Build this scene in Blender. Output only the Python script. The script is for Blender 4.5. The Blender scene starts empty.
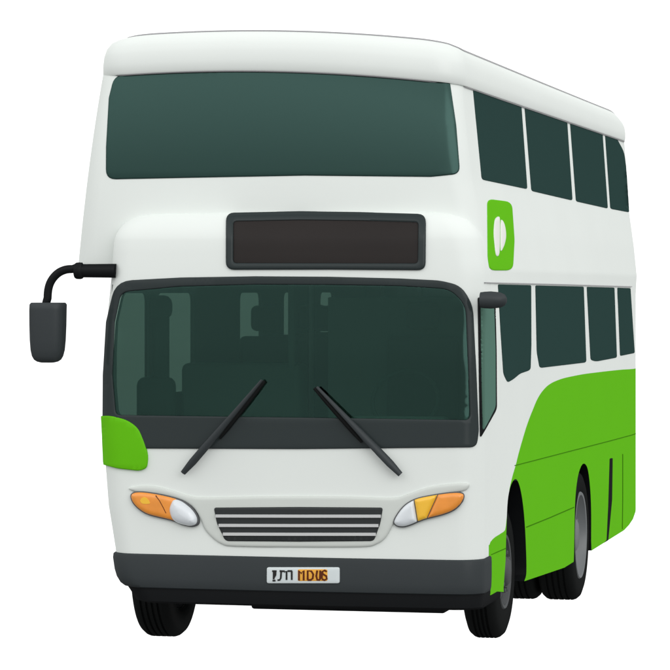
import bpy, bmesh, math, random
from mathutils import Vector, Matrix
from mathutils.bvhtree import BVHTree
from mathutils.geometry import delaunay_2d_cdt
random.seed(3)
SC = bpy.context.scene
COL = SC.collection
PI = math.pi
S = 0.0067          # one photo pixel at the bus front, in metres

# ------------------------------------------------------------------ camera
F = 3000.0
TH = math.atan(673 / F)
HZ = 290.0
H = 348 * 21.4 / F
FW = Vector((-math.sin(TH), math.cos(TH), 0)); RT = Vector((math.cos(TH), math.sin(TH), 0)); UP = Vector((0, 0, 1))
CAM = Vector((0, 0, H)) - FW * 20.0 - RT * 0.967
cd = bpy.data.cameras.new('camera'); cam = bpy.data.objects.new('camera', cd); COL.objects.link(cam)
cam.location = CAM; cam.rotation_euler = (PI / 2, 0, TH)
cd.sensor_width = 36; cd.lens = 36 * F / 670; cd.clip_end = 500; cd.shift_y = -(335 - HZ) / 670 * 1.0
SC.camera = cam

def ray(px, py):
    return (FW + RT * ((px - 335) / F) + UP * ((HZ - py) / F)).normalized()
def side(px, py, X=0.0):                 # point of the right side wall seen at a photo pixel
    d = ray(px, py); t = (X - CAM.x) / d.x; p = CAM + d * t; return p
def front(px, py, Y=0.0):
    d = ray(px, py); t = (Y - CAM.y) / d.y; return CAM + d * t

# ------------------------------------------------------------------ materials
MATS = {}
def mat(name, col, rough=0.5, spec=0.5, metal=0.0, coat=0.0, noise=0.0, nscale=4.0, bump=0.0):
    m = bpy.data.materials.new(name); m.use_nodes = True
    nt = m.node_tree; b = nt.nodes['Principled BSDF']
    b.inputs['Base Color'].default_value = (*col, 1)
    b.inputs['Roughness'].default_value = rough; b.inputs['Specular IOR Level'].default_value = spec
    b.inputs['Metallic'].default_value = metal; b.inputs['Coat Weight'].default_value = coat
    b.inputs['Coat Roughness'].default_value = 0.08
    if noise or bump:
        tc = nt.nodes.new('ShaderNodeTexCoord'); n = nt.nodes.new('ShaderNodeTexNoise')
        n.inputs['Scale'].default_value = nscale; n.inputs['Detail'].default_value = 6
        nt.links.new(tc.outputs['Object'], n.inputs['Vector'])
        if noise:
            mx = nt.nodes.new('ShaderNodeMix'); mx.data_type = 'RGBA'
            mx.inputs[6].default_value = (*[c * (1 - noise) for c in col], 1); mx.inputs[7].default_value = (*[min(1, c * (1 + noise)) for c in col], 1)
            nt.links.new(n.outputs['Fac'], mx.inputs[0]); nt.links.new(mx.outputs[2], b.inputs['Base Color'])
        if bump:
            bp = nt.nodes.new('ShaderNodeBump'); bp.inputs['Strength'].default_value = bump; bp.inputs['Distance'].default_value = 0.002
            n2 = nt.nodes.new('ShaderNodeTexNoise'); n2.inputs['Scale'].default_value = 220
            nt.links.new(tc.outputs['Object'], n2.inputs['Vector']); nt.links.new(n2.outputs['Fac'], bp.inputs['Height']); nt.links.new(bp.outputs['Normal'], b.inputs['Normal'])
    MATS[name] = m
    return m
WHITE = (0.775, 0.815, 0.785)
GREEN = (0.122, 0.50, 0.006)
def paint(name, col, noise=0.02, gloss=0.03, rough=0.3):
    m = bpy.data.materials.new(name); m.use_nodes = True; nt = m.node_tree
    for n in list(nt.nodes): nt.nodes.remove(n)
    out = nt.nodes.new('ShaderNodeOutputMaterial'); mx = nt.nodes.new('ShaderNodeMixShader'); mx.inputs[0].default_value = gloss
    df = nt.nodes.new('ShaderNodeBsdfDiffuse'); gl = nt.nodes.new('ShaderNodeBsdfGlossy'); gl.inputs['Roughness'].default_value = rough
    tc = nt.nodes.new('ShaderNodeTexCoord'); no = nt.nodes.new('ShaderNodeTexNoise'); no.inputs['Scale'].default_value = 1.3; no.inputs['Detail'].default_value = 5
    nt.links.new(tc.outputs['Object'], no.inputs['Vector'])
    mr = nt.nodes.new('ShaderNodeMapRange'); mr.inputs[3].default_value = 1 - noise; mr.inputs[4].default_value = 1 + noise; nt.links.new(no.outputs['Fac'], mr.inputs[0])
    vm = nt.nodes.new('ShaderNodeVectorMath'); vm.operation = 'SCALE'; vm.inputs[0].default_value = col; nt.links.new(mr.outputs[0], vm.inputs['Scale'])
    nt.links.new(vm.outputs[0], df.inputs['Color'])
    nt.links.new(df.outputs[0], mx.inputs[1]); nt.links.new(gl.outputs[0], mx.inputs[2]); nt.links.new(mx.outputs[0], out.inputs[0])
    MATS[name] = m; return nt, vm, tc
paint('white_paint', WHITE)
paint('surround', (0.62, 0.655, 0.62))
paint('green_paint', GREEN, gloss=0.01)
paint('dark_plastic', (0.041, 0.048, 0.051), gloss=0.016, rough=0.35, noise=0.08)
paint('black_plastic', (0.009, 0.010, 0.011), gloss=0.010, rough=0.4, noise=0.1)
paint('frit', (0.031, 0.040, 0.041), gloss=0.016, rough=0.15)
paint('rubber', (0.009, 0.010, 0.010), gloss=0.008, rough=0.5, noise=0.2)
paint('screen', (0.029, 0.0255, 0.0245), gloss=0.006, noise=0.12)
paint('rim_metal', (0.15, 0.162, 0.168), gloss=0.06, rough=0.4, noise=0.12)
paint('rim_dark', (0.075, 0.08, 0.083), gloss=0.03, rough=0.4, noise=0.15)
paint('lamp_housing', (0.085, 0.088, 0.092), gloss=0.03)
paint('grille_black', (0.030, 0.034, 0.035), gloss=0.02)
mat('interior', (0.075, 0.10, 0.092), 0.8, 0.15)
mat('seat_fabric', (0.014, 0.027, 0.024), 0.85, 0.1, noise=0.15, nscale=20)
mat('trim_grey', (0.30, 0.30, 0.31), 0.5, 0.3)
paint('seam_green', (0.05, 0.20, 0.008), gloss=0.0)
mat('slat_metal', (0.55, 0.56, 0.56), 0.35, 0.4)
mat('clear_lens', (0.70, 0.74, 0.77), 0.12, 0.5, coat=0.6)
mat('amber_lens', (0.86, 0.30, 0.035), 0.22, 0.5, coat=0.5, noise=0.14, nscale=14)
mat('yellow_lens', (0.92, 0.52, 0.03), 0.2, 0.5, coat=0.5)
mat('plate_white', (0.66, 0.72, 0.73), 0.4, 0.3)
mat('plate_amber', (0.85, 0.42, 0.06), 0.5, 0.2)
mat('ink', (0.02, 0.02, 0.02), 0.6, 0.2)
mat('ink_brown', (0.11, 0.022, 0.004), 0.6, 0.2)
paint('leaf_white', (0.80, 0.81, 0.76))

def window_mat(name, col, refl, rough=0.12, trans=None, fres=False):
    """tinted glass: dark body (or a see-through tint) under an even mirror film"""
    m = bpy.data.materials.new(name); m.use_nodes = True; nt = m.node_tree
    for n in list(nt.nodes): nt.nodes.remove(n)
    out = nt.nodes.new('ShaderNodeOutputMaterial'); mx = nt.nodes.new('ShaderNodeMixShader')
    gl = nt.nodes.new('ShaderNodeBsdfGlossy'); gl.inputs['Roughness'].default_value = rough; gl.inputs['Color'].default_value = (0.50, 0.95, 0.84, 1)
    if trans:
        b = nt.nodes.new('ShaderNodeBsdfTransparent'); b.inputs['Color'].default_value = (*trans, 1)
    else:
        b = nt.nodes.new('ShaderNodeBsdfDiffuse'); b.inputs['Color'].default_value = (*col, 1)
    mx.inputs[0].default_value = refl
    nt.links.new(b.outputs[0], mx.inputs[1]); nt.links.new(gl.outputs[0], mx.inputs[2]); nt.links.new(mx.outputs[0], out.inputs[0])
    MATS[name] = m
window_mat('glass_upper', (0.007, 0.018, 0.016), 0.047, 0.16)
window_mat('glass_side', (0.018, 0.040, 0.037), 0.014, 0.2)
window_mat('glass_cab', (0.07, 0.14, 0.105), 0.05, 0.1)
window_mat('glass_windscreen', None, 0.042, 0.08, trans=(0.58, 0.70, 0.655))
window_mat('glass_far_side', None, 0.02, 0.1, trans=(0.26, 0.30, 0.28))

# body paint: white, with the green lower livery whose upper edge is a curve along the side
def livery():
    nt, vm, tc = paint('body_paint', WHITE, gloss=0.01)
    sp = nt.nodes.new('ShaderNodeSeparateXYZ'); nt.links.new(tc.outputs['Object'], sp.inputs[0])
    edge = [(489.6, 545), (491.3, 541), (494, 538), (500, 534), (505.0, 530), (506.2, 522), (507.3, 510), (509, 492), (512, 478), (515.7, 465), (519, 452), (522.4, 440), (527, 425), (532.7, 410), (538.5, 397), (544.7, 388.5), (550, 384), (557, 380.5), (566, 377.6), (577, 375.3), (600, 372), (620, 369.8), (637, 368.2)]
    pts = []
    for x, y in edge:
        p = side(x, y); pts.append((p.y / 10.0, p.z / 3.0))
    pts = [(0.0, pts[0][1])] + pts + [(1.0, pts[-1][1] + 0.002)]
    fc = nt.nodes.new('ShaderNodeFloatCurve'); c = fc.mapping.curves[0]
    c.points[0].location = pts[0]; c.points[1].location = pts[-1]
    for q in pts[1:-1]: c.points.new(*q)
    for q in c.points: q.handle_type = 'AUTO_CLAMPED'
    fc.mapping.update()
    dv = nt.nodes.new('ShaderNodeMath'); dv.operation = 'DIVIDE'; dv.inputs[1].default_value = 10; nt.links.new(sp.outputs['Y'], dv.inputs[0])
    nt.links.new(dv.outputs[0], fc.inputs['Value'])
    mu = nt.nodes.new('ShaderNodeMath'); mu.operation = 'MULTIPLY'; mu.inputs[1].default_value = 3; nt.links.new(fc.outputs[0], mu.inputs[0])
    lt = nt.nodes.new('ShaderNodeMath'); lt.operation = 'LESS_THAN'; nt.links.new(sp.outputs['Z'], lt.inputs[0]); nt.links.new(mu.outputs[0], lt.inputs[1])
    gt = nt.nodes.new('ShaderNodeMath'); gt.operation = 'GREATER_THAN'; nt.links.new(sp.outputs['Y'], gt.inputs[0]); gt.inputs[1].default_value = 0.36
    an = nt.nodes.new('ShaderNodeMath'); an.operation = 'MULTIPLY'; nt.links.new(lt.outputs[0], an.inputs[0]); nt.links.new(gt.outputs[0], an.inputs[1])
    mx = nt.nodes.new('ShaderNodeMix'); mx.data_type = 'RGBA'; mx.inputs[6].default_value = (*WHITE, 1); mx.inputs[7].default_value = (*GREEN, 1)
    nt.links.new(an.outputs[0], mx.inputs[0])
    nt.links.new(mx.outputs[2], vm.inputs[0])
livery()

# ------------------------------------------------------------------ mesh helpers
def link(name, me, material=None, parent=None, smooth=True, angle=35):
    me.update()
    if material and not me.materials: me.materials.append(MATS[material])
    if smooth:
        me.polygons.foreach_set('use_smooth', [True] * len(me.polygons))
        me.set_sharp_from_angle(angle=math.radians(angle))
    o = bpy.data.objects.new(name, me); COL.objects.link(o)
    if parent: o.parent = parent
    return o
def mesh(name, V, Fc):
    me = bpy.data.meshes.new(name); me.from_pydata([tuple(v) for v in V], [], Fc); me.validate(); return me

def ring(z, xl, xr, yf, yr, rf, rr, bulge=0.0, tap=0.0):
    """closed plan outline, counter-clockwise, fixed point count"""
    P = []; xc = (xl + xr) / 2; hw = (xr - xl) / 2
    NF, NC, NS = 48, 12, 60
    def seg(a, b, n):
        for i in range(n): t = i / n; P.append((a[0] + (b[0] - a[0]) * t, a[1] + (b[1] - a[1]) * t))
    def arc(cx, cy, r, a0, a1):
        for i in range(NC): a = a0 + (a1 - a0) * i / NC; P.append((cx + r * math.cos(a), cy + r * math.sin(a)))
    seg((xl + rf, yf), (xr - rf, yf), NF); arc(xr - rf, yf + rf, rf, -PI / 2, 0)
    seg((xr, yf + rf), (xr, yr - rr), NS); arc(xr - rr, yr - rr, rr, 0, PI / 2)
    seg((xr - rr, yr), (xl + rr, yr), NF); arc(xl + rr, yr - rr, rr, PI / 2, PI)
    seg((xl, yr - rr), (xl, yf + rf), NS); arc(xl + rf, yf + rf, rf, PI, 1.5 * PI)
    out = []
    for x, y in P:
        if bulge and y < yf + rf + 0.3:
            k = max(0.0, min(1.0, (yf + rf + 0.3 - y) / (rf + 0.3)))
            y += bulge * ((x - xc) / hw) ** 2 * k
        if tap and x > xc: x += tap * (x - xc) / hw * (y - yf) / (yr - yf)
        out.append(Vector((x, y, z)))
    return out
def loft(rings, zfun=None):
    n = len(rings[0]); V = [p for r in rings for p in r]
    if zfun: V = [Vector((p.x, p.y, zfun(p))) for p in V]
    Fc = [[n * k + j, n * k + (j + 1) % n, n * (k + 1) + (j + 1) % n, n * (k + 1) + j] for k in range(len(rings) - 1) for j in range(n)]
    Fc.append(list(range(n))[::-1]); Fc.append([n * (len(rings) - 1) + j for j in range(n)])
    return V, Fc
def interp(tab, z):
    if z <= tab[0][0]: return tab[0][1]
    for (a, u), (b, v) in zip(tab, tab[1:]):
        if z <= b: return u + (v - u) * (z - a) / (b - a)
    return tab[-1][1]
def sm(t): t = max(0, min(1, t)); return t * t * (3 - 2 * t)

# ------------------------------------------------------------------ the shell
YR = 8.78
XR = lambda z: interp([(2.45, 0.0), (2.62, -0.006), (2.9, -0.06), (3.23, -0.135), (3.9, -0.235), (4.3, -0.28)], z)
TAP = lambda z: interp([(2.45, 0.0), (3.9, 0.135)], z)
XLU = lambda z: -2.945 + 0.14 * max(0, (z - 2.6)) / 1.36 - 0.0
def xl_main(z):
    a = sm((z - 2.54) / 0.12)
    return interp([(0.3, -2.55), (0.7, -2.56), (1.0, -2.60), (1.5, -2.64), (2.5, -2.64)], z) * (1 - a) + XLU(z) * a
yf_main = lambda z: 0.28 + 0.19 * max(0, (z - 2.85) / 1.1) ** 2
zs = [0.28 + 0.06 * i for i in range(38)]                # 0.28 .. 2.50
zs = [z for z in zs if z < 2.5] + [2.52 + 0.02 * i for i in range(9)] + [2.74 + 0.05 * i for i in range(25)]
main_rings = [ring(z, xl_main(z), XR(z), yf_main(z), YR - 0.05 * sm((z - 3) / 1.2), 0.15, 0.22, 0.05, TAP(z)) for z in zs]
def crown(p, drop=True):
    k = max(0, min(1, (p.z - 3.0) / 0.88)) ** 1.3
    z = p.z + k * 0.12 * (1 - min(1, ((p.x + 2.0) / 1.8) ** 2))
    if drop: z -= 0.13 * max(0, min(1, (p.y - 7.9) / 0.85)) ** 2 * sm((p.z - 3.95) / 0.2)
    return z
V, Fc = loft(main_rings, lambda p: crown(p, False)); main_me = mesh('body', V, Fc)

def nose_prof(z):
    t = max(0, min(1, (z - 2.80) / 0.215)); ins = 0.20 * (1 - math.sqrt(max(0, 1 - t * t)))
    xl = interp([(0.3, -2.55), (0.67, -2.58), (1.0, -2.635), (1.5, -2.675), (1.95, -2.675), (2.3, -2.655), (2.6, -2.63), (3.1, -2.615)], z)
    yf = interp([(0.3, 0.0), (0.7, 0.0), (1.40, 0.0), (2.0, 0.015), (2.6, 0.06), (3.1, 0.12)], z)
    return xl + ins * 1.0, -0.003 - ins * 1.1 + XR(z), yf + ins * 1.0, ins
nz = [0.58 + 0.06 * i for i in range(37)] + [2.80 + 0.215 * math.sin(PI / 2 * i / 14) for i in range(1, 14)] + [3.0149]
nose_rings = []
for z in nz:
    xl, xr, yf, ins = nose_prof(z)
    nose_rings.append(ring(z, xl, xr, yf, 0.95, 0.17, 0.05, 0.045))
V, Fc = loft(nose_rings); nose_me = mesh('nose', V, Fc)

def merged_bvh(*ms):
    V, P = [], []
    for me in ms:
        o = len(V); V += [v.co.copy() for v in me.vertices]; P += [[i + o for i in p.vertices] for p in me.polygons]
    return BVHTree.FromPolygons(V, P)
BV = merged_bvh(main_me, nose_me)
BVN = merged_bvh(nose_me)

def prism(poly, axis, a, b):
    """poly of (u,v) extruded along axis x or y between a and b"""
    f = (lambda u, v, w: (w, u, v)) if axis == 'x' else (lambda u, v, w: (u, w, v))
    n = len(poly); V = [f(u, v, a) for u, v in poly] + [f(u, v, b) for u, v in poly]
    Fc = [[i, (i + 1) % n, n + (i + 1) % n, n + i] for i in range(n)] + [list(range(n))[::-1], [n + i for i in range(n)]]
    me = bpy.data.meshes.new('cut'); me.from_pydata(V, [], Fc)
    bm = bmesh.new(); bm.from_mesh(me); bmesh.ops.recalc_face_normals(bm, faces=bm.faces); bm.to_mesh(me); bm.free()
    return me

def rounded(poly, r, n=5):
    out = []; N = len(poly)
    for i in range(N):
        p0, p1, p2 = (Vector(poly[(i + k) % N][:2]) for k in (-1, 0, 1))
        rr = poly[i][2] if len(poly[i]) > 2 else r
        a = (p0 - p1); b = (p2 - p1); rr = min(rr, a.length * 0.45, b.length * 0.45)
        A = p1 + a.normalized() * rr; B = p1 + b.normalized() * rr
        for k in range(n + 1):
            t = k / n; out.append(A * (1 - t) ** 2 + p1 * 2 * t * (1 - t) + B * t * t)
    return [(p.x, p.y) for p in out]
def smooth(poly, n=4):
    out = []; N = len(poly); P = [Vector(p) for p in poly]
    for i in range(N):
        a, b, c, d = (P[(i + k) % N] for k in (-1, 0, 1, 2))
        for k in range(n):
            t = k / n
            q = 0.5 * ((2 * b) + (-a + c) * t + (2 * a - 5 * b + 4 * c - d) * t * t + (-a + 3 * b - 3 * c + d) * t ** 3)
            out.append((q.x, q.y))
    return out
def area(p): return sum(p[i][0] * p[(i + 1) % len(p)][1] - p[(i + 1) % len(p)][0] * p[i][1] for i in range(len(p))) / 2
def inset(poly, d):
    N = len(poly); s = 1 if area(poly) > 0 else -1; out = []
    for i in range(N):
        p0, p1, p2 = (Vector(poly[(i + k) % N]) for k in (-1, 0, 1))
        e = (p2 - p0); 
        if e.length < 1e-9: out.append((p1.x, p1.y)); continue
        e.normalize(); q = p1 + Vector((-e.y, e.x)) * d * s; out.append((q.x, q.y))
    return out
def inside(p, poly):
    x, y = p; c = False; j = len(poly) - 1
    for i in range(len(poly)):
        xi, yi = poly[i]; xj, yj = poly[j]
        if (yi > y) != (yj > y) and x < (xj - xi) * (y - yi) / (yj - yi) + xi: c = not c
        j = i
    return c
def dist(p, loops):
    best = 1e9; px, py = p
    for poly in loops:
        for i in range(len(poly)):
            ax, ay = poly[i]; bx, by = poly[(i + 1) % len(poly)]; dx, dy = bx - ax, by - ay
            L = dx * dx + dy * dy; t = max(0, min(1, ((px - ax) * dx + (py - ay) * dy) / L)) if L > 0 else 0
            best = min(best, (ax + dx * t - px) ** 2 + (ay + dy * t - py) ** 2)
    return math.sqrt(best)
def hit(px, py, bv=None):
    for k in range(60):
        loc, nor, idx, d = (bv or BV).ray_cast(CAM, ray(px, py))
        if loc is not None: return loc, nor
        px -= 0.25 if px > 335 else -0.25
    raise RuntimeError('miss %s %s' % (px, py))

def patch(name, poly, material, parent=None, off=0.004, th=0.012, holes=(), step=6.0, edge=1.2, dome=0.0, domew=None, bv=None, shp=None, label=None):
    """a thin panel that follows the coachwork: outline read in photo units, laid on the shell, own thickness"""
    def dens(L, d):
        o = []
        for i, a in enumerate(L):
            b = L[(i + 1) % len(L)]; l = math.hypot(b[0] - a[0], b[1] - a[1]); k = max(1, math.ceil(l / d))
            if l < 1e-3: continue
            o += [(a[0] + (b[0] - a[0]) * j / k, a[1] + (b[1] - a[1]) * j / k) for j in range(k)]
        return o
    poly = dens(poly, max(1.5, step * 0.5)); holes = [dens(h, max(1.5, step * 0.5)) for h in holes]
    loops = [poly] + list(holes); verts = []; edges = []
    for L in loops:
        o = len(verts); verts += [Vector(p) for p in L]; edges += [(o + i, o + (i + 1) % len(L)) for i in range(len(L))]
    w = domew or edge
    for L, s in [(poly, 1)] + [(h, -1) for h in holes]:
        for f in ((0.3, 1.0) if not dome else (0.1, 0.3, 0.6, 1.0)):
            for q in inset(L, s * w * f):
                if inside(q, poly) and not any(inside(q, h) for h in holes) and dist(q, loops) > w * f * 0.8: verts.append(Vector(q))
    xs = [p[0] for p in poly]; ys = [p[1] for p in poly]
    x = min(xs) + step / 2
    while x < max(xs):
        y = min(ys) + step / 2
        while y < max(ys):
            if inside((x, y), poly) and not any(inside((x, y), h) for h in holes) and dist((x, y), loops) > w * 1.2: verts.append(Vector((x, y)))
            y += step
        x += step
    vo, eo, fo, ov, oe, of = delaunay_2d_cdt(verts, edges, [], 0, 1e-4)
    tris = []
    for f in fo:
        c = sum((vo[i] for i in f), Vector((0, 0))) / len(f)
        if inside(c, poly) and not any(inside(c, h) for h in holes): tris.append(f)
    used = sorted({i for f in tris for i in f}); idx = {u: k for k, u in enumerate(used)}
    outer, inner = [], []
    for u in used:
        p, n = hit(vo[u].x, vo[u].y, bv)
        d = dist(vo[u], loops); t = min(1, d / w)
        e = math.sqrt(max(0, 1 - (1 - t) ** 2))
        o = off * (0.55 + 0.45 * e) + dome * e
        if shp: o += shp(vo[u].x, vo[u].y)
        outer.append(p + n * o); inner.append(p - n * th)
    n = len(outer); Fc = []
    for f in tris:
        g = [idx[i] for i in f]
        a, b, c = (outer[g[k]] for k in range(3)); nn = (b - a).cross(c - a)
        if nn.dot(a - CAM) > 0: g = g[::-1]
        Fc.append(g)
    cnt = {}
    for g in Fc:
        for k in range(len(g)): cnt[(g[k], g[(k + 1) % len(g)])] = 1
    rim = [(a, b) for (a, b) in cnt if (b, a) not in cnt]
    Fc = Fc + [[i + n for i in g[::-1]] for g in Fc] + [[b, a, a + n, b + n] for a, b in rim]
    o = link(name, mesh(name, outer + inner, Fc), material, parent, angle=50)
    if label: o['label'] = label
    return o
def ribbon(name, pts, w, material, parent=None, off=0.006, th=0.004, bv=None, extra=None):
    P = [Vector(p) for p in pts]; V = []; Fc = []; strips = [P] + [[Vector(q) for q in e] for e in (extra or [])]
    for P in strips:
        dense = []
        for a, b in zip(P, P[1:]):
            n = max(1, int((b - a).length / 5))
            dense += [a + (b - a) * (k / n) for k in range(n)]
        dense.append(P[-1]); o = len(V)
        for i, p in enumerate(dense):
            t = (dense[min(i + 1, len(dense) - 1)] - dense[max(i - 1, 0)]).normalized(); nn = Vector((-t.y, t.x)) * w / 2
            for q in (p + nn, p - nn):
                h, no = hit(q.x, q.y, bv); V.append(h + no * off); V.append(h - no * th)
        m = len(dense)
        for i in range(m - 1):
            a = o + 4 * i; b = a + 4
            Fc += [[a, b, b + 2, a + 2], [a + 1, a + 3, b + 3, b + 1], [a, a + 1, b + 1, b], [a + 2, b + 2, b + 3, a + 3]]
        e = o + 4 * (m - 1); Fc += [[o, o + 2, o + 3, o + 1], [e, e + 1, e + 3, e + 2]]
    me = mesh(name, V, Fc); bm = bmesh.new(); bm.from_mesh(me); bmesh.ops.recalc_face_normals(bm, faces=bm.faces); bm.to_mesh(me); bm.free()
    return link(name, me, material, parent, smooth=False)

def tube(name, pts, r, material, parent=None, seg=16, flat=1.0, cap=True):
    """pts: Vectors; r: radius or list; smooth tube with hemispherical-ish ends"""
    n = len(pts); R = r if isinstance(r, list) else [r] * n; V = []; Fc = []
    up = Vector((0, 0, 1)); prev = None
    for i, p in enumerate(pts):
        t = (pts[min(i + 1, n - 1)] - pts[max(i - 1, 0)]).normalized()
        if prev is None:
            a = t.orthogonal().normalized()
        else: a = (prev - t * prev.dot(t)).normalized()
        prev = a; b = t.cross(a)
        for k in range(seg):
            an = 2 * PI * k / seg; V.append(p + a * R[i] * math.cos(an) + b * R[i] * flat * math.sin(an))
    for i in range(n - 1):
        for k in range(seg): Fc.append([i * seg + k, i * seg + (k + 1) % seg, (i + 1) * seg + (k + 1) % seg, (i + 1) * seg + k])
    Fc.append(list(range(seg))[::-1]); Fc.append([(n - 1) * seg + k for k in range(seg)])
    return link(name, mesh(name, V, Fc), material, parent, angle=40)
def box_bm(bm, c, s, bev=0.0, rot=None):
    g = bmesh.ops.create_cube(bm, size=1.0); vs = g['verts']
    for v in vs: v.co = Vector((v.co.x * s[0], v.co.y * s[1], v.co.z * s[2]))
    if bev:
        es = list({e for v in vs for e in v.link_edges}); r = bmesh.ops.bevel(bm, geom=es, offset=bev, segments=3, affect='EDGES', profile=0.5)
        vs = list({v for v in r['verts']} | {v for v in vs if v.is_valid})
    for v in vs:
        if rot: v.co = rot @ v.co
        v.co += Vector(c)
def boxes(name, L, material, parent=None, bev=0.01):
    bm = bmesh.new()
    for it in L: box_bm(bm, it[0], it[1], it[2] if len(it) > 2 else bev, it[3] if len(it) > 3 else None)
    me = bpy.data.meshes.new(name); bm.to_mesh(me); bm.free()
    return link(name, me, material, parent)

BUS = bpy.data.objects.new('double_decker_bus', None); COL.objects.link(BUS)
BUS['label'] = 'white and green double-decker bus with dark tinted windows and one long mirror arm'
BUS['category'] = 'bus'

# ------------------------------------------------------------------ cutters and the boolean shell
WS = rounded([(116.4, 281, 16), (180, 277.6, 1), (256, 276.3, 1), (330, 276.8, 1), (400, 278.5, 1), (440, 280.5, 6), (461, 285.5, 14), (472.5, 305, 10), (476, 374, 1), (478.2, 430, 2), (476.3, 447.3, 7), (300, 449, 1), (148, 448.5, 1), (104, 447, 3), (103.4, 433, 1), (103.8, 375, 1), (107, 322, 1)], 6)
WSI = rounded([(121.5, 292, 8), (180, 286.5, 1), (256, 284.5, 1), (330, 284.8, 1), (400, 286, 1), (450, 289, 12), (465.5, 305, 10), (468.5, 374, 1), (470, 420, 6), (300, 417.5, 1), (116, 415, 5), (112.5, 375, 1), (115, 322, 1)], 6)
cutters = []
cutters.append(prism([(front(x, y, 0.02).x, front(x, y, 0.02).z) for x, y in inset(WSI, -2.2)], 'y', -0.3, 0.3))
CAV = [(-2.53, 0.13), (-0.09, 0.13), (-0.09, 8.55), (-2.53, 8.55)]
def boxme(x0, x1, y0, y1, z0, z1): return prism([(y0, z0), (y1, z0), (y1, z1), (y0, z1)], 'x', x0, x1)
cutters.append(boxme(-2.605, -0.09, 0.15, 8.55, 1.12, 2.52))
LW = [(0.27, 1.08), (1.30, 2.32), (3.70, 4.45), (5.2, 5.6), (6.6, 7.2)]
for i, (a, b) in enumerate(LW):
    z0 = 1.50 if i == 0 else 1.72
    q = rounded([(a, z0), (b, z0), (b, 2.46), (a, 2.46)], 0.08)
    cutters.append(prism(q, 'x', -2.9, -2.4))
# wheel arches
FA = smooth([(504.6, 600), (505.6, 560), (506.4, 530), (507.3, 506), (509.0, 492), (512.2, 482.2), (516.4, 479.2), (520.2, 488), (523.2, 506), (525.2, 530), (526.4, 560), (526.2, 575), (524, 583), (523, 600)], 3)
RA = smooth([(572.3, 590), (573.8, 560), (574.4, 530), (575.2, 500), (577.6, 478), (581.2, 466), (584.8, 463.8), (588, 470), (590.2, 488), (591.2, 510), (591.2, 540), (590.8, 590)], 3)
for A in (FA, RA):
    q = [(side(x, y).y, side(x, y).z) for x, y in A]
    cutters.append(prism(q, 'x', -0.62, 0.3)); cutters.append(prism(q, 'x', -3.2, -2.0))
sk = [(497, 591.5), (506, 592), (519, 583.0), (572, 565.0), (591, 553.5), (602.7, 550), (612, 542.5), (622, 532.5), (629, 525), (633, 519), (635.6, 511.5), (637, 503), (638.5, 488)]
q = [(side(x, y).y, side(x, y).z) for x, y in sk]
q = [(-0.5, 0.60), (0.385, 0.60), (0.385, q[0][1])] + q + [(q[-1][0] + 1.5, q[-1][1] + 0.3), (q[-1][0] + 1.5, -0.5), (-0.5, -0.5)]
cutters.append(prism(q, 'x', -3.4, 0.6))

body = link('body', main_me, None, None, smooth=False)
def boolean(o, me, op):
    t = bpy.data.objects.new('t', me); COL.objects.link(t)
    md = o.modifiers.new('b', 'BOOLEAN'); md.operation = op; md.object = t; md.solver = 'EXACT'
    dg = bpy.context.evaluated_depsgraph_get(); dg.update()
    new = bpy.data.meshes.new_from_object(o.evaluated_get(dg)); o.modifiers.clear(); o.data = new
    bpy.data.objects.remove(t)
boolean(body, nose_me.copy(), 'UNION')
for c in cutters: boolean(body, c, 'DIFFERENCE')
me = body.data; me.materials.clear(); me.materials.append(MATS['body_paint']); me.materials.append(MATS['interior']); me.materials.append(MATS['black_plastic'])
BV2 = BV; BVM = merged_bvh(main_me)
for p in me.polygons:
    c = p.center; d1 = BVM.find_nearest(c)[3]; d2 = BVN.find_nearest(c)[3]
    p.material_index = 0 if min(d1, d2) < 0.004 else (1 if c.z > 1.10 else 2)
me.polygons.foreach_set('use_smooth', [True] * len(me.polygons)); me.set_sharp_from_angle(angle=math.radians(32))
body.parent = BUS; print('body faces', len(me.polygons))

# roof cap: slightly proud of the walls, crowned across
roofz = crown
RO = [(3.885, 0.000), (3.887, 0.016), (3.90, 0.022), (3.96, 0.023), (4.03, 0.016), (4.085, 0.0), (4.125, -0.028), (4.150, -0.07), (4.166, -0.125), (4.178, -0.20), (4.187, -0.32), (4.192, -0.50)]
rr = []
for z, o in RO:
    yb = yf_main(3.9)
    rr.append(ring(z, xl_main(3.9) - o * 1.0 + 0.022, XR(3.88) + o, yb - o * 1.1 - 0.008, YR - 0.06 + o, max(0.02, 0.19 + o * 0.3), max(0.02, 0.34 + o * 0.3), 0.05, TAP(3.9)))
V, Fc = loft(rr, roofz); Fc = Fc[:-1]
n = len(rr[0]); last = len(rr) - 1
# close the crown with strips across the bus so that it stays smooth
base = n * last; NF, NC, NS = 48, 12, 60
fr = [base + i for i in range(NF + 1)]; bk = [base + NF + NC + NS + NC + i for i in range(NF + 1)][::-1]
rows = [fr]
for k in range(1, 24):
    t = k / 24; row = []
    for a, b in zip(fr, bk):
        p = V[a].lerp(V[b], t); V.append(Vector((p.x, p.y, 0))); row.append(len(V) - 1)
    xm = (V[fr[0]].x + V[fr[-1]].x) / 2
    for j, r_ in enumerate(row): V[r_].z = V[fr[j]].z
    rows.append(row)
rows.append(bk)
for r0, r1 in zip(rows, rows[1:]):
    for j in range(NF): Fc.append([r0[j], r0[j + 1], r1[j + 1], r1[j]])
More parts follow.
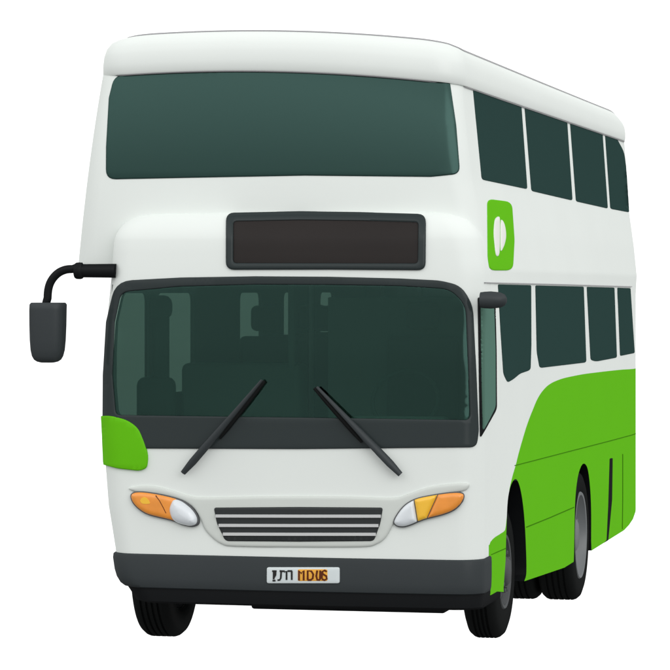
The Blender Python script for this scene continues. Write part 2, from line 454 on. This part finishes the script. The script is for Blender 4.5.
# right and left flanks: ring points between the front and back rows
rs = [base + NF + i for i in range(NC + NS + NC + 1)]; ls = [base + 2 * NF + NC + NS + NC + i for i in range(NC + NS + NC)] + [base]
for sidepts, edge in ((rs, [r[-1] for r in rows]), (ls, [r[0] for r in rows][::-1])): Fc.append(sidepts + edge[::-1][1:-1])
roof = link('roof', mesh('roof', V, Fc), 'white_paint', BUS, angle=50)
bm = bmesh.new(); bm.from_mesh(roof.data); bmesh.ops.recalc_face_normals(bm, faces=bm.faces); bm.to_mesh(roof.data); bm.free()

BVR = merged_bvh(roof.data)
def outline_tube(name, z, of, os_, r):
    P = ring(z, xl_main(3.9) - os_, XR(3.88) + os_, yf_main(3.9) - of * 1.1 - 0.008, YR - 0.03 + os_, 0.24, 0.32, 0.05, TAP(3.9))
    P = [Vector((p.x, p.y, roofz(p))) for p in P]
    if os_ < 0: P = [BVR.ray_cast(Vector((p.x, p.y, 6)), Vector((0, 0, -1)))[0] for p in P]
    P.append(P[0].copy())
    return tube(name, P, r, 'trim_grey', BUS, seg=8)
outline_tube('roof_outline', 4.178, -0.20, -0.055, 0.010)  # added tube standing in for the drawn grey outline, no real rail
outline_tube('cap_outline', 3.886, 0.008, 0.004, 0.009)  # added tube at the cap edge, approximates the same grey outline

# ------------------------------------------------------------------ front: glass
UW = rounded([(114.5, 75.8, 9), (152, 71.2, 1), (230, 68.6, 1), (305, 67.7, 1), (381, 69.6, 1), (430, 73.3, 3), (449, 77, 11), (456, 125, 1), (460, 174, 8), (431, 176.9, 1), (305, 175.6, 1), (200, 177.6, 1), (106, 179.5, 10), (106.2, 147, 1), (109, 98, 2)], 6)
patch('upper_windscreen', UW, 'glass_upper', BUS, off=0.006, step=9, edge=1.5)
patch('windscreen_frame', WS, 'frit', BUS, off=0.012, th=0.012, holes=[WSI], step=5, bv=BVN)
patch('windscreen', inset(WSI, -0.4), 'glass_windscreen', BUS, off=0.003, th=0.003, step=9, bv=BVN)
GP = rounded([(103.0, 415.8, 1), (112, 415.8, 4), (128, 420, 8), (139, 428, 8), (145.5, 444, 6), (148.6, 456, 6), (147.2, 468, 6), (140, 470.8, 6), (118, 468.4, 5), (105.2, 464.6, 1)], 5)
patch('corner_panel', GP, 'green_paint', BUS, off=0.02, th=0.01, step=5, bv=BVN, label='green rounded corner panel below the windscreen')

D = rounded([(226.3, 214.3), (300, 212.8, 1), (360, 213.6, 1), (426, 215.5), (425.6, 270.3), (330, 269.6, 1), (226.3, 269.8)], 8)
DI = rounded([(233.6, 221.8), (300, 220.6, 1), (360, 221.2, 1), (418.5, 222.8), (418, 263.6), (330, 263.4, 1), (233.6, 263.2)], 3.5)
dd = patch('destination_display', D, 'frit', BUS, off=0.020, th=0.02, holes=[DI], step=6, edge=2.5, bv=BVN)
patch('display_screen', inset(DI, -0.3), 'screen', dd, off=0.006, step=8, bv=BVN)

# brow and grille surround, one raised moulding
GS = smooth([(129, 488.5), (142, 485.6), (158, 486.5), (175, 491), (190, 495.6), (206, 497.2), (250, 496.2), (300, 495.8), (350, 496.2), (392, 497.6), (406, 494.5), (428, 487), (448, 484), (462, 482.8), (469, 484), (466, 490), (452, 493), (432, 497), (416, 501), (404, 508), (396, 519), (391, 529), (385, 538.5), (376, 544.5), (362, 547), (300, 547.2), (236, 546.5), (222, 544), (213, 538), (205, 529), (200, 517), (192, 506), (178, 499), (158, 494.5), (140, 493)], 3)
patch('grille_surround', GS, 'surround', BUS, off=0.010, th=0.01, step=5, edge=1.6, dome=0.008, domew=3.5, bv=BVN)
GR = rounded([(214.4, 507.2, 3), (300, 506.6, 1), (383.6, 507.2, 3), (381, 523, 3), (374.5, 541, 4), (300, 541.6, 1), (226, 541, 4), (217.5, 523, 3)], 3)
gr = patch('grille', GR, 'grille_black', BUS, off=0.026, th=0.01, step=6, edge=1.0, bv=BVN)
for y0, a, b in ((515.8, 217.0, 381.6), (525.2, 220.0, 379.2), (533.9, 224.4, 376.6)):
    ribbon('slat', [(a, y0 - 0.2), (300, y0), (b, y0)], 3.0, 'slat_metal', gr, off=0.037, th=0.0, bv=BVN)

# headlights
HL = smooth([(131.2, 495.5), (134.5, 491.8), (143, 491.0), (157, 492.8), (174, 496.6), (186, 501), (194.8, 509), (199.6, 518), (199.2, 524.2), (193, 526.8), (182.7, 524.9), (172, 520.6), (150, 515.2), (139.4, 509.2), (133.2, 502.4)], 4)
HR = smooth([(394.0, 519.6), (395.6, 525.4), (402.4, 527.3), (410.5, 525.6), (424.8, 519.8), (442.7, 515.2), (454.6, 510.3), (461.8, 503), (464.2, 495.6), (461, 492), (450.6, 491.8), (432.2, 494.4), (415, 498.4), (402.8, 506.4)], 4)
def clip(poly, f):
    """part of the polygon where f>0 (Sutherland-Hodgman for a line function)"""
    out = []; N = len(poly)
    for i in range(N):
        a, b = poly[i], poly[(i + 1) % N]; fa, fb = f(a), f(b)
        if fa > 0: out.append(a)
        if (fa > 0) != (fb > 0):
            t = fa / (fa - fb); out.append((a[0] + (b[0] - a[0]) * t, a[1] + (b[1] - a[1]) * t))
    return out
def linef(p, q, s=1): return lambda r: s * ((q[0] - p[0]) * (r[1] - p[1]) - (q[1] - p[1]) * (r[0] - p[0]))
for P, kind in ((HL, 0), (HR, 1)):
    h = patch('headlight', P, 'lamp_housing', BUS, off=0.024, th=0.01, step=4, edge=0.6, bv=BVN)
    I = inset(P, 0.75)
    if kind == 0:
        c1 = smooth([(174.3, 499.5), (170.9, 506), (170.7, 512), (173.5, 519), (179, 523), (186, 525.1), (192.6, 525.8), (197.6, 523.4), (198.2, 517.5), (193.6, 509.6), (185.2, 502.4), (179, 499.4)], 3)
        fa = linef((176, 490), (171.5, 506)); fb = linef((174, 506), (175.5, 530))
        amb = clip(I, linef((179, 490), (175, 530)))
        patch('indicator_lens', amb, 'amber_lens', h, off=0.027, th=0.0, step=3, dome=0.012, domew=5, bv=BVN)
        patch('lens', c1, 'clear_lens', h, off=0.036, th=0.0, step=2.5, dome=0.03, domew=10, bv=BVN)
        patch('bulb', smooth([(141.5, 500), (144.5, 496.6), (149, 497.4), (152.4, 502.5), (150, 504), (144, 503.6)], 4), 'yellow_lens', h, off=0.041, th=0.004, step=2, edge=0.6, bv=BVN)
        ribbon('lens_seam', [(157.5, 495.2), (161.5, 500.5), (165, 507), (167.8, 512.8)], 0.7, 'seam_brown', h, off=0.0405, bv=BVN) if 'seam_brown' in MATS else ribbon('lens_seam', [(157.5, 495.2), (161.5, 500.5), (165, 507), (167.8, 512.8)], 0.6, 'ink_brown', h, off=0.0405, bv=BVN)
    else:
        A = (414.6, 500); B = (418, 521); C = (436.6, 498); D_ = (427.5, 518)
        clear = clip(I, linef(A, B)); yel = clip(clip(I, linef(A, B, -1)), linef(C, D_)); amb = clip(I, linef(C, D_, -1))
        patch('lens', clear, 'clear_lens', h, off=0.026, th=0.0, step=2.5, dome=0.02, domew=7, bv=BVN)
        patch('inner_indicator_lens', yel, 'yellow_lens', h, off=0.026, th=0.0, step=2.5, dome=0.014, domew=4, bv=BVN)
        patch('indicator_lens', amb, 'amber_lens', h, off=0.027, th=0.0, step=3, dome=0.012, domew=5, bv=BVN)

# bumper and valance
def lofted(name, prof, material, o, parent=BUS, yend=0.39):
    R = []
    for z, k, xl in prof:
        R.append(ring(z, xl - o + k, 0.004 + o * 0.6 - k * 0.55, -o - 0.004 + k, yend, 0.17, 0.02, 0.045))
    V, Fc = loft(R)
    # follow the nose plan: the left flank narrows below
    me = mesh(name, V, Fc); return link(name, me, material, parent, angle=40)
lofted('bumper', [(0.440, 0.030, -2.50), (0.448, 0.014, -2.515), (0.47, 0.006, -2.535), (0.51, 0.002, -2.555), (0.56, 0.0, -2.568), (0.64, 0.0, -2.58), (0.668, 0.003, -2.58), (0.676, 0.014, -2.58), (0.677, 0.035, -2.58)], 'dark_plastic', 0.018)
lofted('valance', [(0.335, 0.05, -2.45), (0.35, 0.025, -2.47), (0.42, 0.012, -2.50), (0.462, 0.012, -2.53)], 'black_plastic', -0.002, yend=0.9)
boxes('underframe', [((-0.94, 0.75, 0.352), (1.35, 1.2, 0.10)), ((-1.3, 4.6, 0.46), (1.4, 7.4, 0.2)), ((-1.3, 1.45, 0.48), (1.9, 0.16, 0.16)), ((-1.3, 4.95, 0.48), (1.9, 0.18, 0.18))], 'black_plastic', BUS, 0.02)

# number plate, laid on the bumper
bum = bpy.data.objects['bumper']; BVB = merged_bvh(bum.data)
pl = patch('number_plate', rounded([(267.0, 567.2), (339.8, 567.2), (339.8, 583.2), (267.0, 583.2)], 2.2), 'plate_white', BUS, off=0.010, th=0.0, step=8, edge=0.8, bv=BVB)
def r1(x, y): return (262 + x / 16.75, 562 + y / 16.75)
def r2(x, y): return (292 + x / 12.4, 562 + y / 12.4)
patch('plate_highlight', rounded([r2(72, 84), r2(448, 84), r2(448, 238), r2(72, 238)], 2), 'plate_amber', pl, off=0.0118, th=0.0, step=8, bv=BVB)
K = dict(off=0.0135, th=0.0, bv=BVB)
ribbon('lettering', [r1(178, 150), r1(252, 150)], 1.7, 'ink', pl, extra=[[r1(205, 150), r1(203, 285)], [r1(235, 152), r1(232, 215), r1(198, 272)], [r1(184, 308), r1(232, 308)],
    [r1(303, 148), r1(388, 152)], [r1(328, 150), r1(322, 262), r1(305, 296), r1(268, 300)], [r1(380, 165), r1(418, 150), r1(418, 295)], [r1(436, 148), r1(512, 148)], [r1(505, 150), r1(505, 296)]], **K)
ribbon('plate_digits', [r2(92, 225), r2(92, 104), r2(122, 140), r2(150, 104), r2(150, 225)], 1.9, 'ink_brown', pl, extra=[[r2(200, 220), r2(200, 106), r2(245, 112), r2(268, 150), r2(262, 200), r2(236, 220), r2(200, 220)],
    [r2(318, 102), r2(306, 170), r2(318, 218), r2(352, 218)], [r2(355, 102), r2(352, 218)], [r2(436, 118), r2(410, 102), r2(382, 116), r2(388, 148), r2(430, 172), r2(436, 206), r2(408, 222), r2(376, 208)], [r2(378, 120), r2(374, 205)]], **K)

# ------------------------------------------------------------------ side: glass, badge, seams
US = [[(472.6, 87.2, 1.5), (521.2, 105, 1.5), (527.2, 189.2, 2.5), (481.6, 179.6, 3)],
      [(524.3, 106, 1.5), (567, 120.6, 1.5), (572.4, 200.6, 2.5), (531.2, 191.0, 2.5)],
      [(569.8, 121.5, 1.5), (602.4, 133, 1.5), (607.7, 208.6, 2.0), (575.8, 201.4, 2.0)],
      [(604.8, 133.4, 1.0), (616.5, 138, 4), (624.0, 152, 5), (628.6, 185, 3), (629.2, 212.4, 2), (610.2, 208.8, 2.0)]]
LS = [[(497.8, 284.4, 1.5), (531, 285.2, 1.5), (531.2, 345, 2), (530.4, 370, 3), (520, 373.5, 3), (513.5, 379, 2), (507.4, 382.6, 2.5), (503.2, 374, 3), (500.3, 330, 2)],
      [(535.2, 285.4, 1.5), (583.6, 286.6, 1.5), (586.2, 362.4, 2.5), (539.4, 368.0, 3), (536.6, 352, 3)],
      [(586.6, 286.8, 1.2), (614.3, 287.6, 1.2), (616.8, 357.6, 2), (596, 361.5, 3), (590.4, 360, 2.5)],
      [(617.2, 287.7, 1.0), (630.4, 288.2, 1.2), (634.6, 353, 1.5), (619.9, 356.0, 1.8)]]
labs = {}
for L in US + LS:
    w = patch('side_window', rounded(L, 2), 'glass_side', BUS, off=0.004, th=0.008, step=7, edge=0.6, bv=BVM)
ribbon('drip_strip', [(484, 282.6), (500, 283.0), (560, 284.4), (631, 286.6)], 0.8, 'trim_grey', BUS, off=0.012)
cw = patch('cab_window', rounded([(477.6, 297.5, 1.5), (494.3, 296.6, 1.5), (495.6, 350, 2), (496.0, 409, 4), (479.8, 438.0, 3), (478.8, 380, 1)], 2), 'black_plastic', BUS, off=0.010, th=0.01, step=2.2, edge=0.4, bv=BVN)
patch('pane', rounded([(479.4, 300, 1.5), (491.8, 299, 1.5), (493.4, 350, 2), (493.6, 407, 4), (481.4, 431.0, 3), (480.2, 380, 1)], 2), 'glass_cab', cw, off=0.018, th=0.0, step=2.2, edge=0.4, bv=BVN)
bd = patch('badge', rounded([(487.0, 198.9, 6), (511.6, 202.0, 7), (514.2, 240, 3), (512.6, 270.5, 7), (488.8, 270.3, 6), (487.4, 255, 3)], 4), 'green_paint', BUS, off=0.006, th=0.004, step=6, bv=BVM, label='green rounded badge with a white leaf mark')
b1 = lambda x, y: (475 + x / 7.44, 190 + y / 7.44)
patch('leaf_mark', smooth([b1(150, 208), b1(167, 200), b1(176, 222), b1(176, 340), b1(172, 470), b1(156, 495), b1(146, 470), b1(138, 400), b1(132, 320), b1(138, 235)], 3), 'leaf_white', bd, bv=BVM, off=0.012, th=0.0, step=4, edge=0.4)
patch('leaf_mark', smooth([b1(186, 226), b1(206, 246), b1(218, 290), b1(222, 345), b1(214, 395), b1(200, 432), b1(184, 452), b1(182, 340)], 3), 'leaf_white', bd, bv=BVM, off=0.012, th=0.0, step=4, edge=0.4)
SK = dict(off=0.0025, th=0.002)
ribbon('panel_seam', [(514.5, 465.6), (560, 453.8), (608, 441.4), (637, 433.6)], 0.7, 'seam_green', BUS, **SK)
ribbon('panel_seam', [(526.2, 527.2), (550, 517.6), (574, 507.2)], 0.8, 'seam_green', BUS, **SK)
ribbon('panel_seam', [(491.2, 554.6), (506, 548.2)], 0.7, 'seam_green', BUS, **SK)
ribbon('panel_seam', [(622.6, 454), (622.6, 500), (622.2, 529)], 0.7, 'seam_green', BUS, **SK)
patch('vent', rounded([(609.6, 458.4, 1), (612.6, 458.0, 1), (612.0, 500, 3), (608.2, 540, 1), (606.4, 543, .6), (608.2, 505, 2)], 1), 'black_plastic', BUS, off=0.003, th=0.004, step=5, edge=0.4)
# faint crease where the nose brow runs round on to the flank

# far side windows
for i, (a, b) in enumerate(LW):
    z0 = 1.50 if i == 0 else 1.72
    boxes('side_window', [((-2.63, (a + b) / 2 - 0.03, (z0 + 2.46) / 2), (0.012, b - a + 0.07, 2.46 - z0 + 0.01), 0.002)], 'glass_far_side', BUS)

# ------------------------------------------------------------------ wipers
def at(px, py, lift, bv=None):
    p, n = hit(px, py, bv or BVN); return p - ray(px, py) * lift
def wiper(base, tip, mid):
    b = [at(*base, 0.05), at(*mid, 0.08), at(*tip, 0.05)]
    arm_pts = []
    for k in range(9):
        t = k / 8; arm_pts.append(b[0] * (1 - t) ** 2 + b[1] * 2 * t * (1 - t) + b[2] * t * t)
    arm = tube('wiper', arm_pts, [0.020, 0.029, 0.029, 0.026, 0.023, 0.019, 0.016, 0.013, 0.010], 'dark_plastic', BUS, seg=10, flat=0.7)
    s = 1 if tip[0] > base[0] else -1
    q0 = (base[0] + (tip[0] - base[0]) * 0.42 + s * 3.6, base[1] + (tip[1] - base[1]) * 0.42 + 4.6)
    q1 = (tip[0] + s * 2.6, tip[1] + 1.2)
    bp = [at(q0[0] + (q1[0] - q0[0]) * k / 6, q0[1] + (q1[1] - q0[1]) * k / 6, 0.022) for k in range(7)]
    tube('blade', bp, [0.008, 0.014, 0.015, 0.016, 0.016, 0.015, 0.012], 'rubber', arm, seg=8)
    return arm
wiper((183, 473), (262, 380), (222, 428))
wiper((400.5, 474.5), (317, 387), (359, 431))

# ------------------------------------------------------------------ mirrors
def fp(px, py, Y): return front(px, py, Y)
YM = 0.12
m = boxes('wing_mirror', [], 'dark_plastic', BUS)
bm = bmesh.new()
R0 = []; N = 24
for (yy, cx, hw, hd) in [(303.4, 48.2, 14.6, .085), (302.6, 48.3, 16.4, .098), (304.5, 48.2, 17.9, .108), (310, 48.0, 17.9, .11), (325, 47.9, 17.7, .11), (340, 47.8, 17.2, .107), (350, 47.7, 16.4, .10), (356, 47.6, 15.0, .092), (359.6, 47.6, 13.0, .08), (361.6, 47.6, 10.2, .06), (362.6, 47.6, 6.0, .04)]:
    c = fp(cx, yy, YM); rw = hw * S * 1.03; row = []
    for k in range(N):
        a = 2 * PI * k / N; ca, sa = math.cos(a), math.sin(a); e = 0.62
        row.append(bm.verts.new(c + Vector((rw * abs(ca) ** e * (1 if ca > 0 else -1), hd * abs(sa) ** e * (1 if sa > 0 else -1), 0))))
    R0.append(row)
for a, b in zip(R0, R0[1:]):
    for k in range(N): bm.faces.new([a[k], b[k], b[(k + 1) % N], a[(k + 1) % N]])
bm.faces.new(R0[0]); bm.faces.new(R0[-1][::-1]); bmesh.ops.recalc_face_normals(bm, faces=bm.faces)
bm.to_mesh(m.data); bm.free(); m.data.polygons.foreach_set('use_smooth', [True] * len(m.data.polygons)); m.data.set_sharp_from_angle(angle=math.radians(50))
arm_px = [(47.6, 306), (47.6, 298), (48.2, 290), (50.2, 283), (54, 277), (59.5, 272.2), (66, 269.6), (73, 269.0), (80, 269.0)]
P = smooth([(x, y) for x, y in arm_px], 3)[:(len(arm_px) - 1) * 3 + 1]
tube('mirror_arm', [fp(x, y, YM) for x, y in P], 0.029, 'black_plastic', m, seg=14)
tube('arm_socket', [fp(x, 270.8, YM + 0.02) for x in (74.6, 75.4, 77, 80, 82, 82.8, 83.2, 84, 113, 116)], [0.035, 0.052, 0.058, 0.059, 0.056, 0.05, 0.047, 0.047, 0.049, 0.049], 'black_plastic', m, seg=20)
# glass on the rear face of the housing
g = fp(47.8, 330, YM); boxes('mirror_glass', [((g.x, g.y + 0.107, g.z), (0.16, 0.006, 0.26), 0.003)], 'slat_metal', m)
# near-side stub mirror on the cab pillar
s0 = side(480, 300, 0.0)
dm = tube('door_mirror', [Vector((0.0 + dx, s0.y + dy, s0.z + dz)) for dx, dy, dz in ((0.0, 0.02, 0), (0.03, 0.02, 0), (0.07, 0.025, 0), (0.13, 0.035, 0), (0.158, 0.045, 0), (0.17, 0.05, 0))], [0.052, 0.056, 0.058, 0.052, 0.038, 0.018], 'dark_plastic', BUS, seg=18)

# ------------------------------------------------------------------ wheels
def lathe(prof, seg=64):
    V = []; Fc = []
    n = len(prof)
    for k in range(seg):
        a = 2 * PI * k / seg
        for x, r in prof: V.append((x, r * math.cos(a), r * math.sin(a)))
    for k in range(seg):
        for i in range(n - 1):
            a = k * n + i; b = ((k + 1) % seg) * n + i; Fc.append([a, a + 1, b + 1, b])
    return V, Fc
def make_wheel(loc, R, w, rimr, rm, flip=False, dual=False):
    e = bpy.data.objects.new('wheel', None); COL.objects.link(e); e.parent = BUS; e.location = loc
    def tyre(x0):
        p = [(x0 - 0.03, rimr - 0.01), (x0, rimr), (x0 + 0.012, rimr + 0.03), (x0 + 0.010, R - 0.07), (x0 - 0.004, R - 0.03), (x0 - 0.030, R - 0.008), (x0 - 0.05, R - 0.001)]
        ng = 4
        for g_ in range(ng):
            xc = x0 - 0.05 - (w - 0.10) * (g_ + 0.5) / ng
            p += [(xc + 0.009, R), (xc + 0.006, R - 0.014), (xc - 0.006, R - 0.014), (xc - 0.009, R)]
        p += [(x0 - w + 0.05, R - 0.001), (x0 - w + 0.03, R - 0.008), (x0 - w + 0.004, R - 0.03), (x0 - w - 0.010, R - 0.07), (x0 - w, rimr + 0.02), (x0 - w + 0.03, rimr - 0.01)]
        return lathe(p)
    V, Fc = tyre(0.0)
    if dual:
        V2, F2 = tyre(-w - 0.04); o = len(V); V = V + V2; Fc = Fc + [[i + o for i in f] for f in F2]
    me = mesh('tyre', V, Fc); bm = bmesh.new(); bm.from_mesh(me); bmesh.ops.recalc_face_normals(bm, faces=bm.faces); bm.to_mesh(me); bm.free()
    link('tyre', me, 'rubber', e, angle=45)
    d = 0.09 if dual else 0.03
    prof = [(-w + 0.02, rimr - 0.005), (-0.04, rimr - 0.02), (0.0, rimr), (0.010, rimr - 0.008), (0.006, rimr - 0.028), (-0.03, rimr - 0.045), (-d, rimr * 0.72), (-d + 0.02, rimr * 0.60), (-d + 0.02, rimr * 0.42), (-d + 0.05, rimr * 0.38), (-d + 0.07, rimr * 0.30), (-d + 0.075, 0.0)]
    V, Fc = lathe(prof, 48)
    me = mesh('rim', V, Fc); bm = bmesh.new(); bm.from_mesh(me)
    for k in range(10):
        a = 2 * PI * k / 10; box_bm(bm, (-d + 0.03, rimr * 0.51 * math.cos(a), rimr * 0.51 * math.sin(a)), (0.04, 0.03, 0.03), 0.006)
    bmesh.ops.recalc_face_normals(bm, faces=bm.faces); bm.to_mesh(me); bm.free()
    link('rim', me, rm, e, angle=40)
    if flip: e.rotation_euler = (0, 0, PI)
    return e
YFw, YRw = 1.42, 4.93
make_wheel((-0.072, YFw, 0.475), 0.475, 0.225, 0.27, 'rim_dark')
make_wheel((-2.71, YFw, 0.438), 0.487, 0.265, 0.29, 'rim_metal', flip=True)
make_wheel((-0.02, YRw, 0.455), 0.535, 0.29, 0.36, 'rim_metal', dual=True)
make_wheel((-2.56, YRw, 0.455), 0.52, 0.25, 0.36, 'rim_metal', flip=True, dual=True)

# ------------------------------------------------------------------ inside the lower saloon
def seat(name, x, y, w=0.46, headrest=True, z=1.12, h=0.62):
    L = [((x, y, z + 0.36), (w, 0.46, 0.12), 0.04), ((x, y + 0.24, z + 0.42 + h / 2), (w, 0.10, h), 0.05), ((x, y, z + 0.15), (0.2, 0.3, 0.3), 0.01)]
    if headrest: L.append(((x, y + 0.23, z + 0.42 + h + 0.14), (0.24, 0.09, 0.20), 0.045))
    return boxes(name, L, 'seat_fabric', BUS)
seat('driver_seat', -0.62, 0.95, 0.52)
for (cx, cy) in ((-2.28, 1.35),):
    boxes('ticket_machine', [((-2.42, 0.62, 1.66), (0.28, 0.14, 0.42), 0.06), ((-2.385, 0.62, 1.9), (0.115, 0.08, 0.9), 0.03), ((-2.385, 0.6, 2.36), (0.175, 0.12, 0.17), 0.06)], 'seat_fabric', BUS)
boxes('dashboard', [((-1.3, 0.34, 1.36), (2.36, 0.30, 0.36), 0.06), ((-0.62, 0.36, 1.56), (0.7, 0.2, 0.12), 0.05)], 'interior', BUS)
# steering wheel
sw = []
for k in range(33):
    a = 2 * PI * k / 32; sw.append(Vector((-0.62 + 0.23 * math.cos(a), 0.56 + 0.10 * math.sin(a), 1.72 + 0.20 * math.sin(a))))
tube('steering_wheel', sw, 0.016, 'seat_fabric', BUS, seg=8)
boxes('cab_partition', [((-0.75, 1.38, 1.78), (1.2, 0.04, 1.3), 0.01), ((-1.62, 1.38, 1.85), (0.05, 0.05, 1.35), 0.01), ((-2.0, 1.5, 1.55), (0.9, 0.3, 0.80), 0.05)], 'interior', BUS)
for r_ in range(7):
    yy = 2.9 + r_ * 0.8
    for xx in (-2.25, -1.78, -0.82, -0.35): seat('passenger_seat', xx, yy, 0.44, headrest=(r_ % 2 == 0), h=0.58)
for xx, yy in ((-1.62, 2.0), (-1.05, 3.4), (-1.62, 4.6)):
    tube('handrail', [Vector((xx, yy, 1.12)), Vector((xx, yy, 2.52))], 0.018, 'trim_grey', BUS, seg=10)

# ------------------------------------------------------------------ light: white studio surround, brighter overhead in front of the bus
w = bpy.data.worlds.new('World'); SC.world = w; w.use_nodes = True; nt = w.node_tree
bg = nt.nodes['Background']; tc = nt.nodes.new('ShaderNodeTexCoord')
dot = nt.nodes.new('ShaderNodeVectorMath'); dot.operation = 'DOT_PRODUCT'; dot.inputs[1].default_value = FW[:]
nt.links.new(tc.outputs['Generated'], dot.inputs[0])
sp = nt.nodes.new('ShaderNodeSeparateXYZ'); nt.links.new(tc.outputs['Generated'], sp.inputs[0])
def ramp(pts):
    r = nt.nodes.new('ShaderNodeMapRange'); r.inputs[1].default_value = -1; r.inputs[2].default_value = 1
    c = nt.nodes.new('ShaderNodeValToRGB'); nt.links.new(sp.outputs['Z'], r.inputs[0]); nt.links.new(r.outputs[0], c.inputs[0])
    el = c.color_ramp.elements
    while len(el) > 1: el.remove(el[-1])
    el[0].position = (pts[0][0] + 1) / 2; el[0].color = (*[pts[0][1]] * 3, 1)
    for z, v in pts[1:]: e = el.new((z + 1) / 2); e.color = (*[v] * 3, 1)
    return c
ahead = ramp([(-1, 0.25), (-0.45, 0.5), (-0.25, 1.1), (0.30, 1.1), (0.6, 0.7), (1, 0.45)])
back = ramp([(-1, 0.12), (-0.4, 0.22), (-0.15, 0.45), (0.0, 0.52), (0.12, 0.56), (0.3, 1.0), (0.55, 1.75), (0.75, 1.1), (1, 0.45)])
mk = nt.nodes.new('ShaderNodeMapRange'); mk.interpolation_type = 'SMOOTHSTEP'; mk.inputs[1].default_value = 0.1; mk.inputs[2].default_value = 0.75
nt.links.new(dot.outputs['Value'], mk.inputs[0])
mx = nt.nodes.new('ShaderNodeMix'); mx.data_type = 'RGBA'; nt.links.new(mk.outputs[0], mx.inputs[0]); nt.links.new(back.outputs[0], mx.inputs[6]); nt.links.new(ahead.outputs[0], mx.inputs[7])
nt.links.new(mx.outputs[2], bg.inputs['Color']); bg.inputs['Strength'].default_value = 1.0
sd = bpy.data.lights.new('top_fill', 'AREA'); sd.shape = 'RECTANGLE'; sd.size = 6; sd.size_y = 4; sd.energy = 15; sd.color = (1, 1, 0.99)  # added overhead lamp, no such source seen; lifts roof and ledge
so = bpy.data.objects.new('top_fill', sd); COL.objects.link(so); so.location = (-1.5, -3.5, 10)
so.rotation_euler = (Vector((-1.3, 1, 2)) - so.location).to_track_quat('-Z', 'Y').to_euler()

sun = bpy.data.lights.new('key_fill', 'SUN'); sun.energy = 0.42; sun.angle = math.radians(40)  # added sun lamp without a known source, brightens the white paint
ko = bpy.data.objects.new('key_fill', sun); COL.objects.link(ko); ko.rotation_euler = Vector((-0.60, 0.66, -0.30)).to_track_quat('-Z', 'Y').to_euler()
SC.view_settings.view_transform = 'Standard'; SC.view_settings.look = 'None'; SC.view_settings.exposure = 0.22; SC.view_settings.gamma = 1
SC.cycles.max_bounces = 8; SC.cycles.transparent_max_bounces = 16
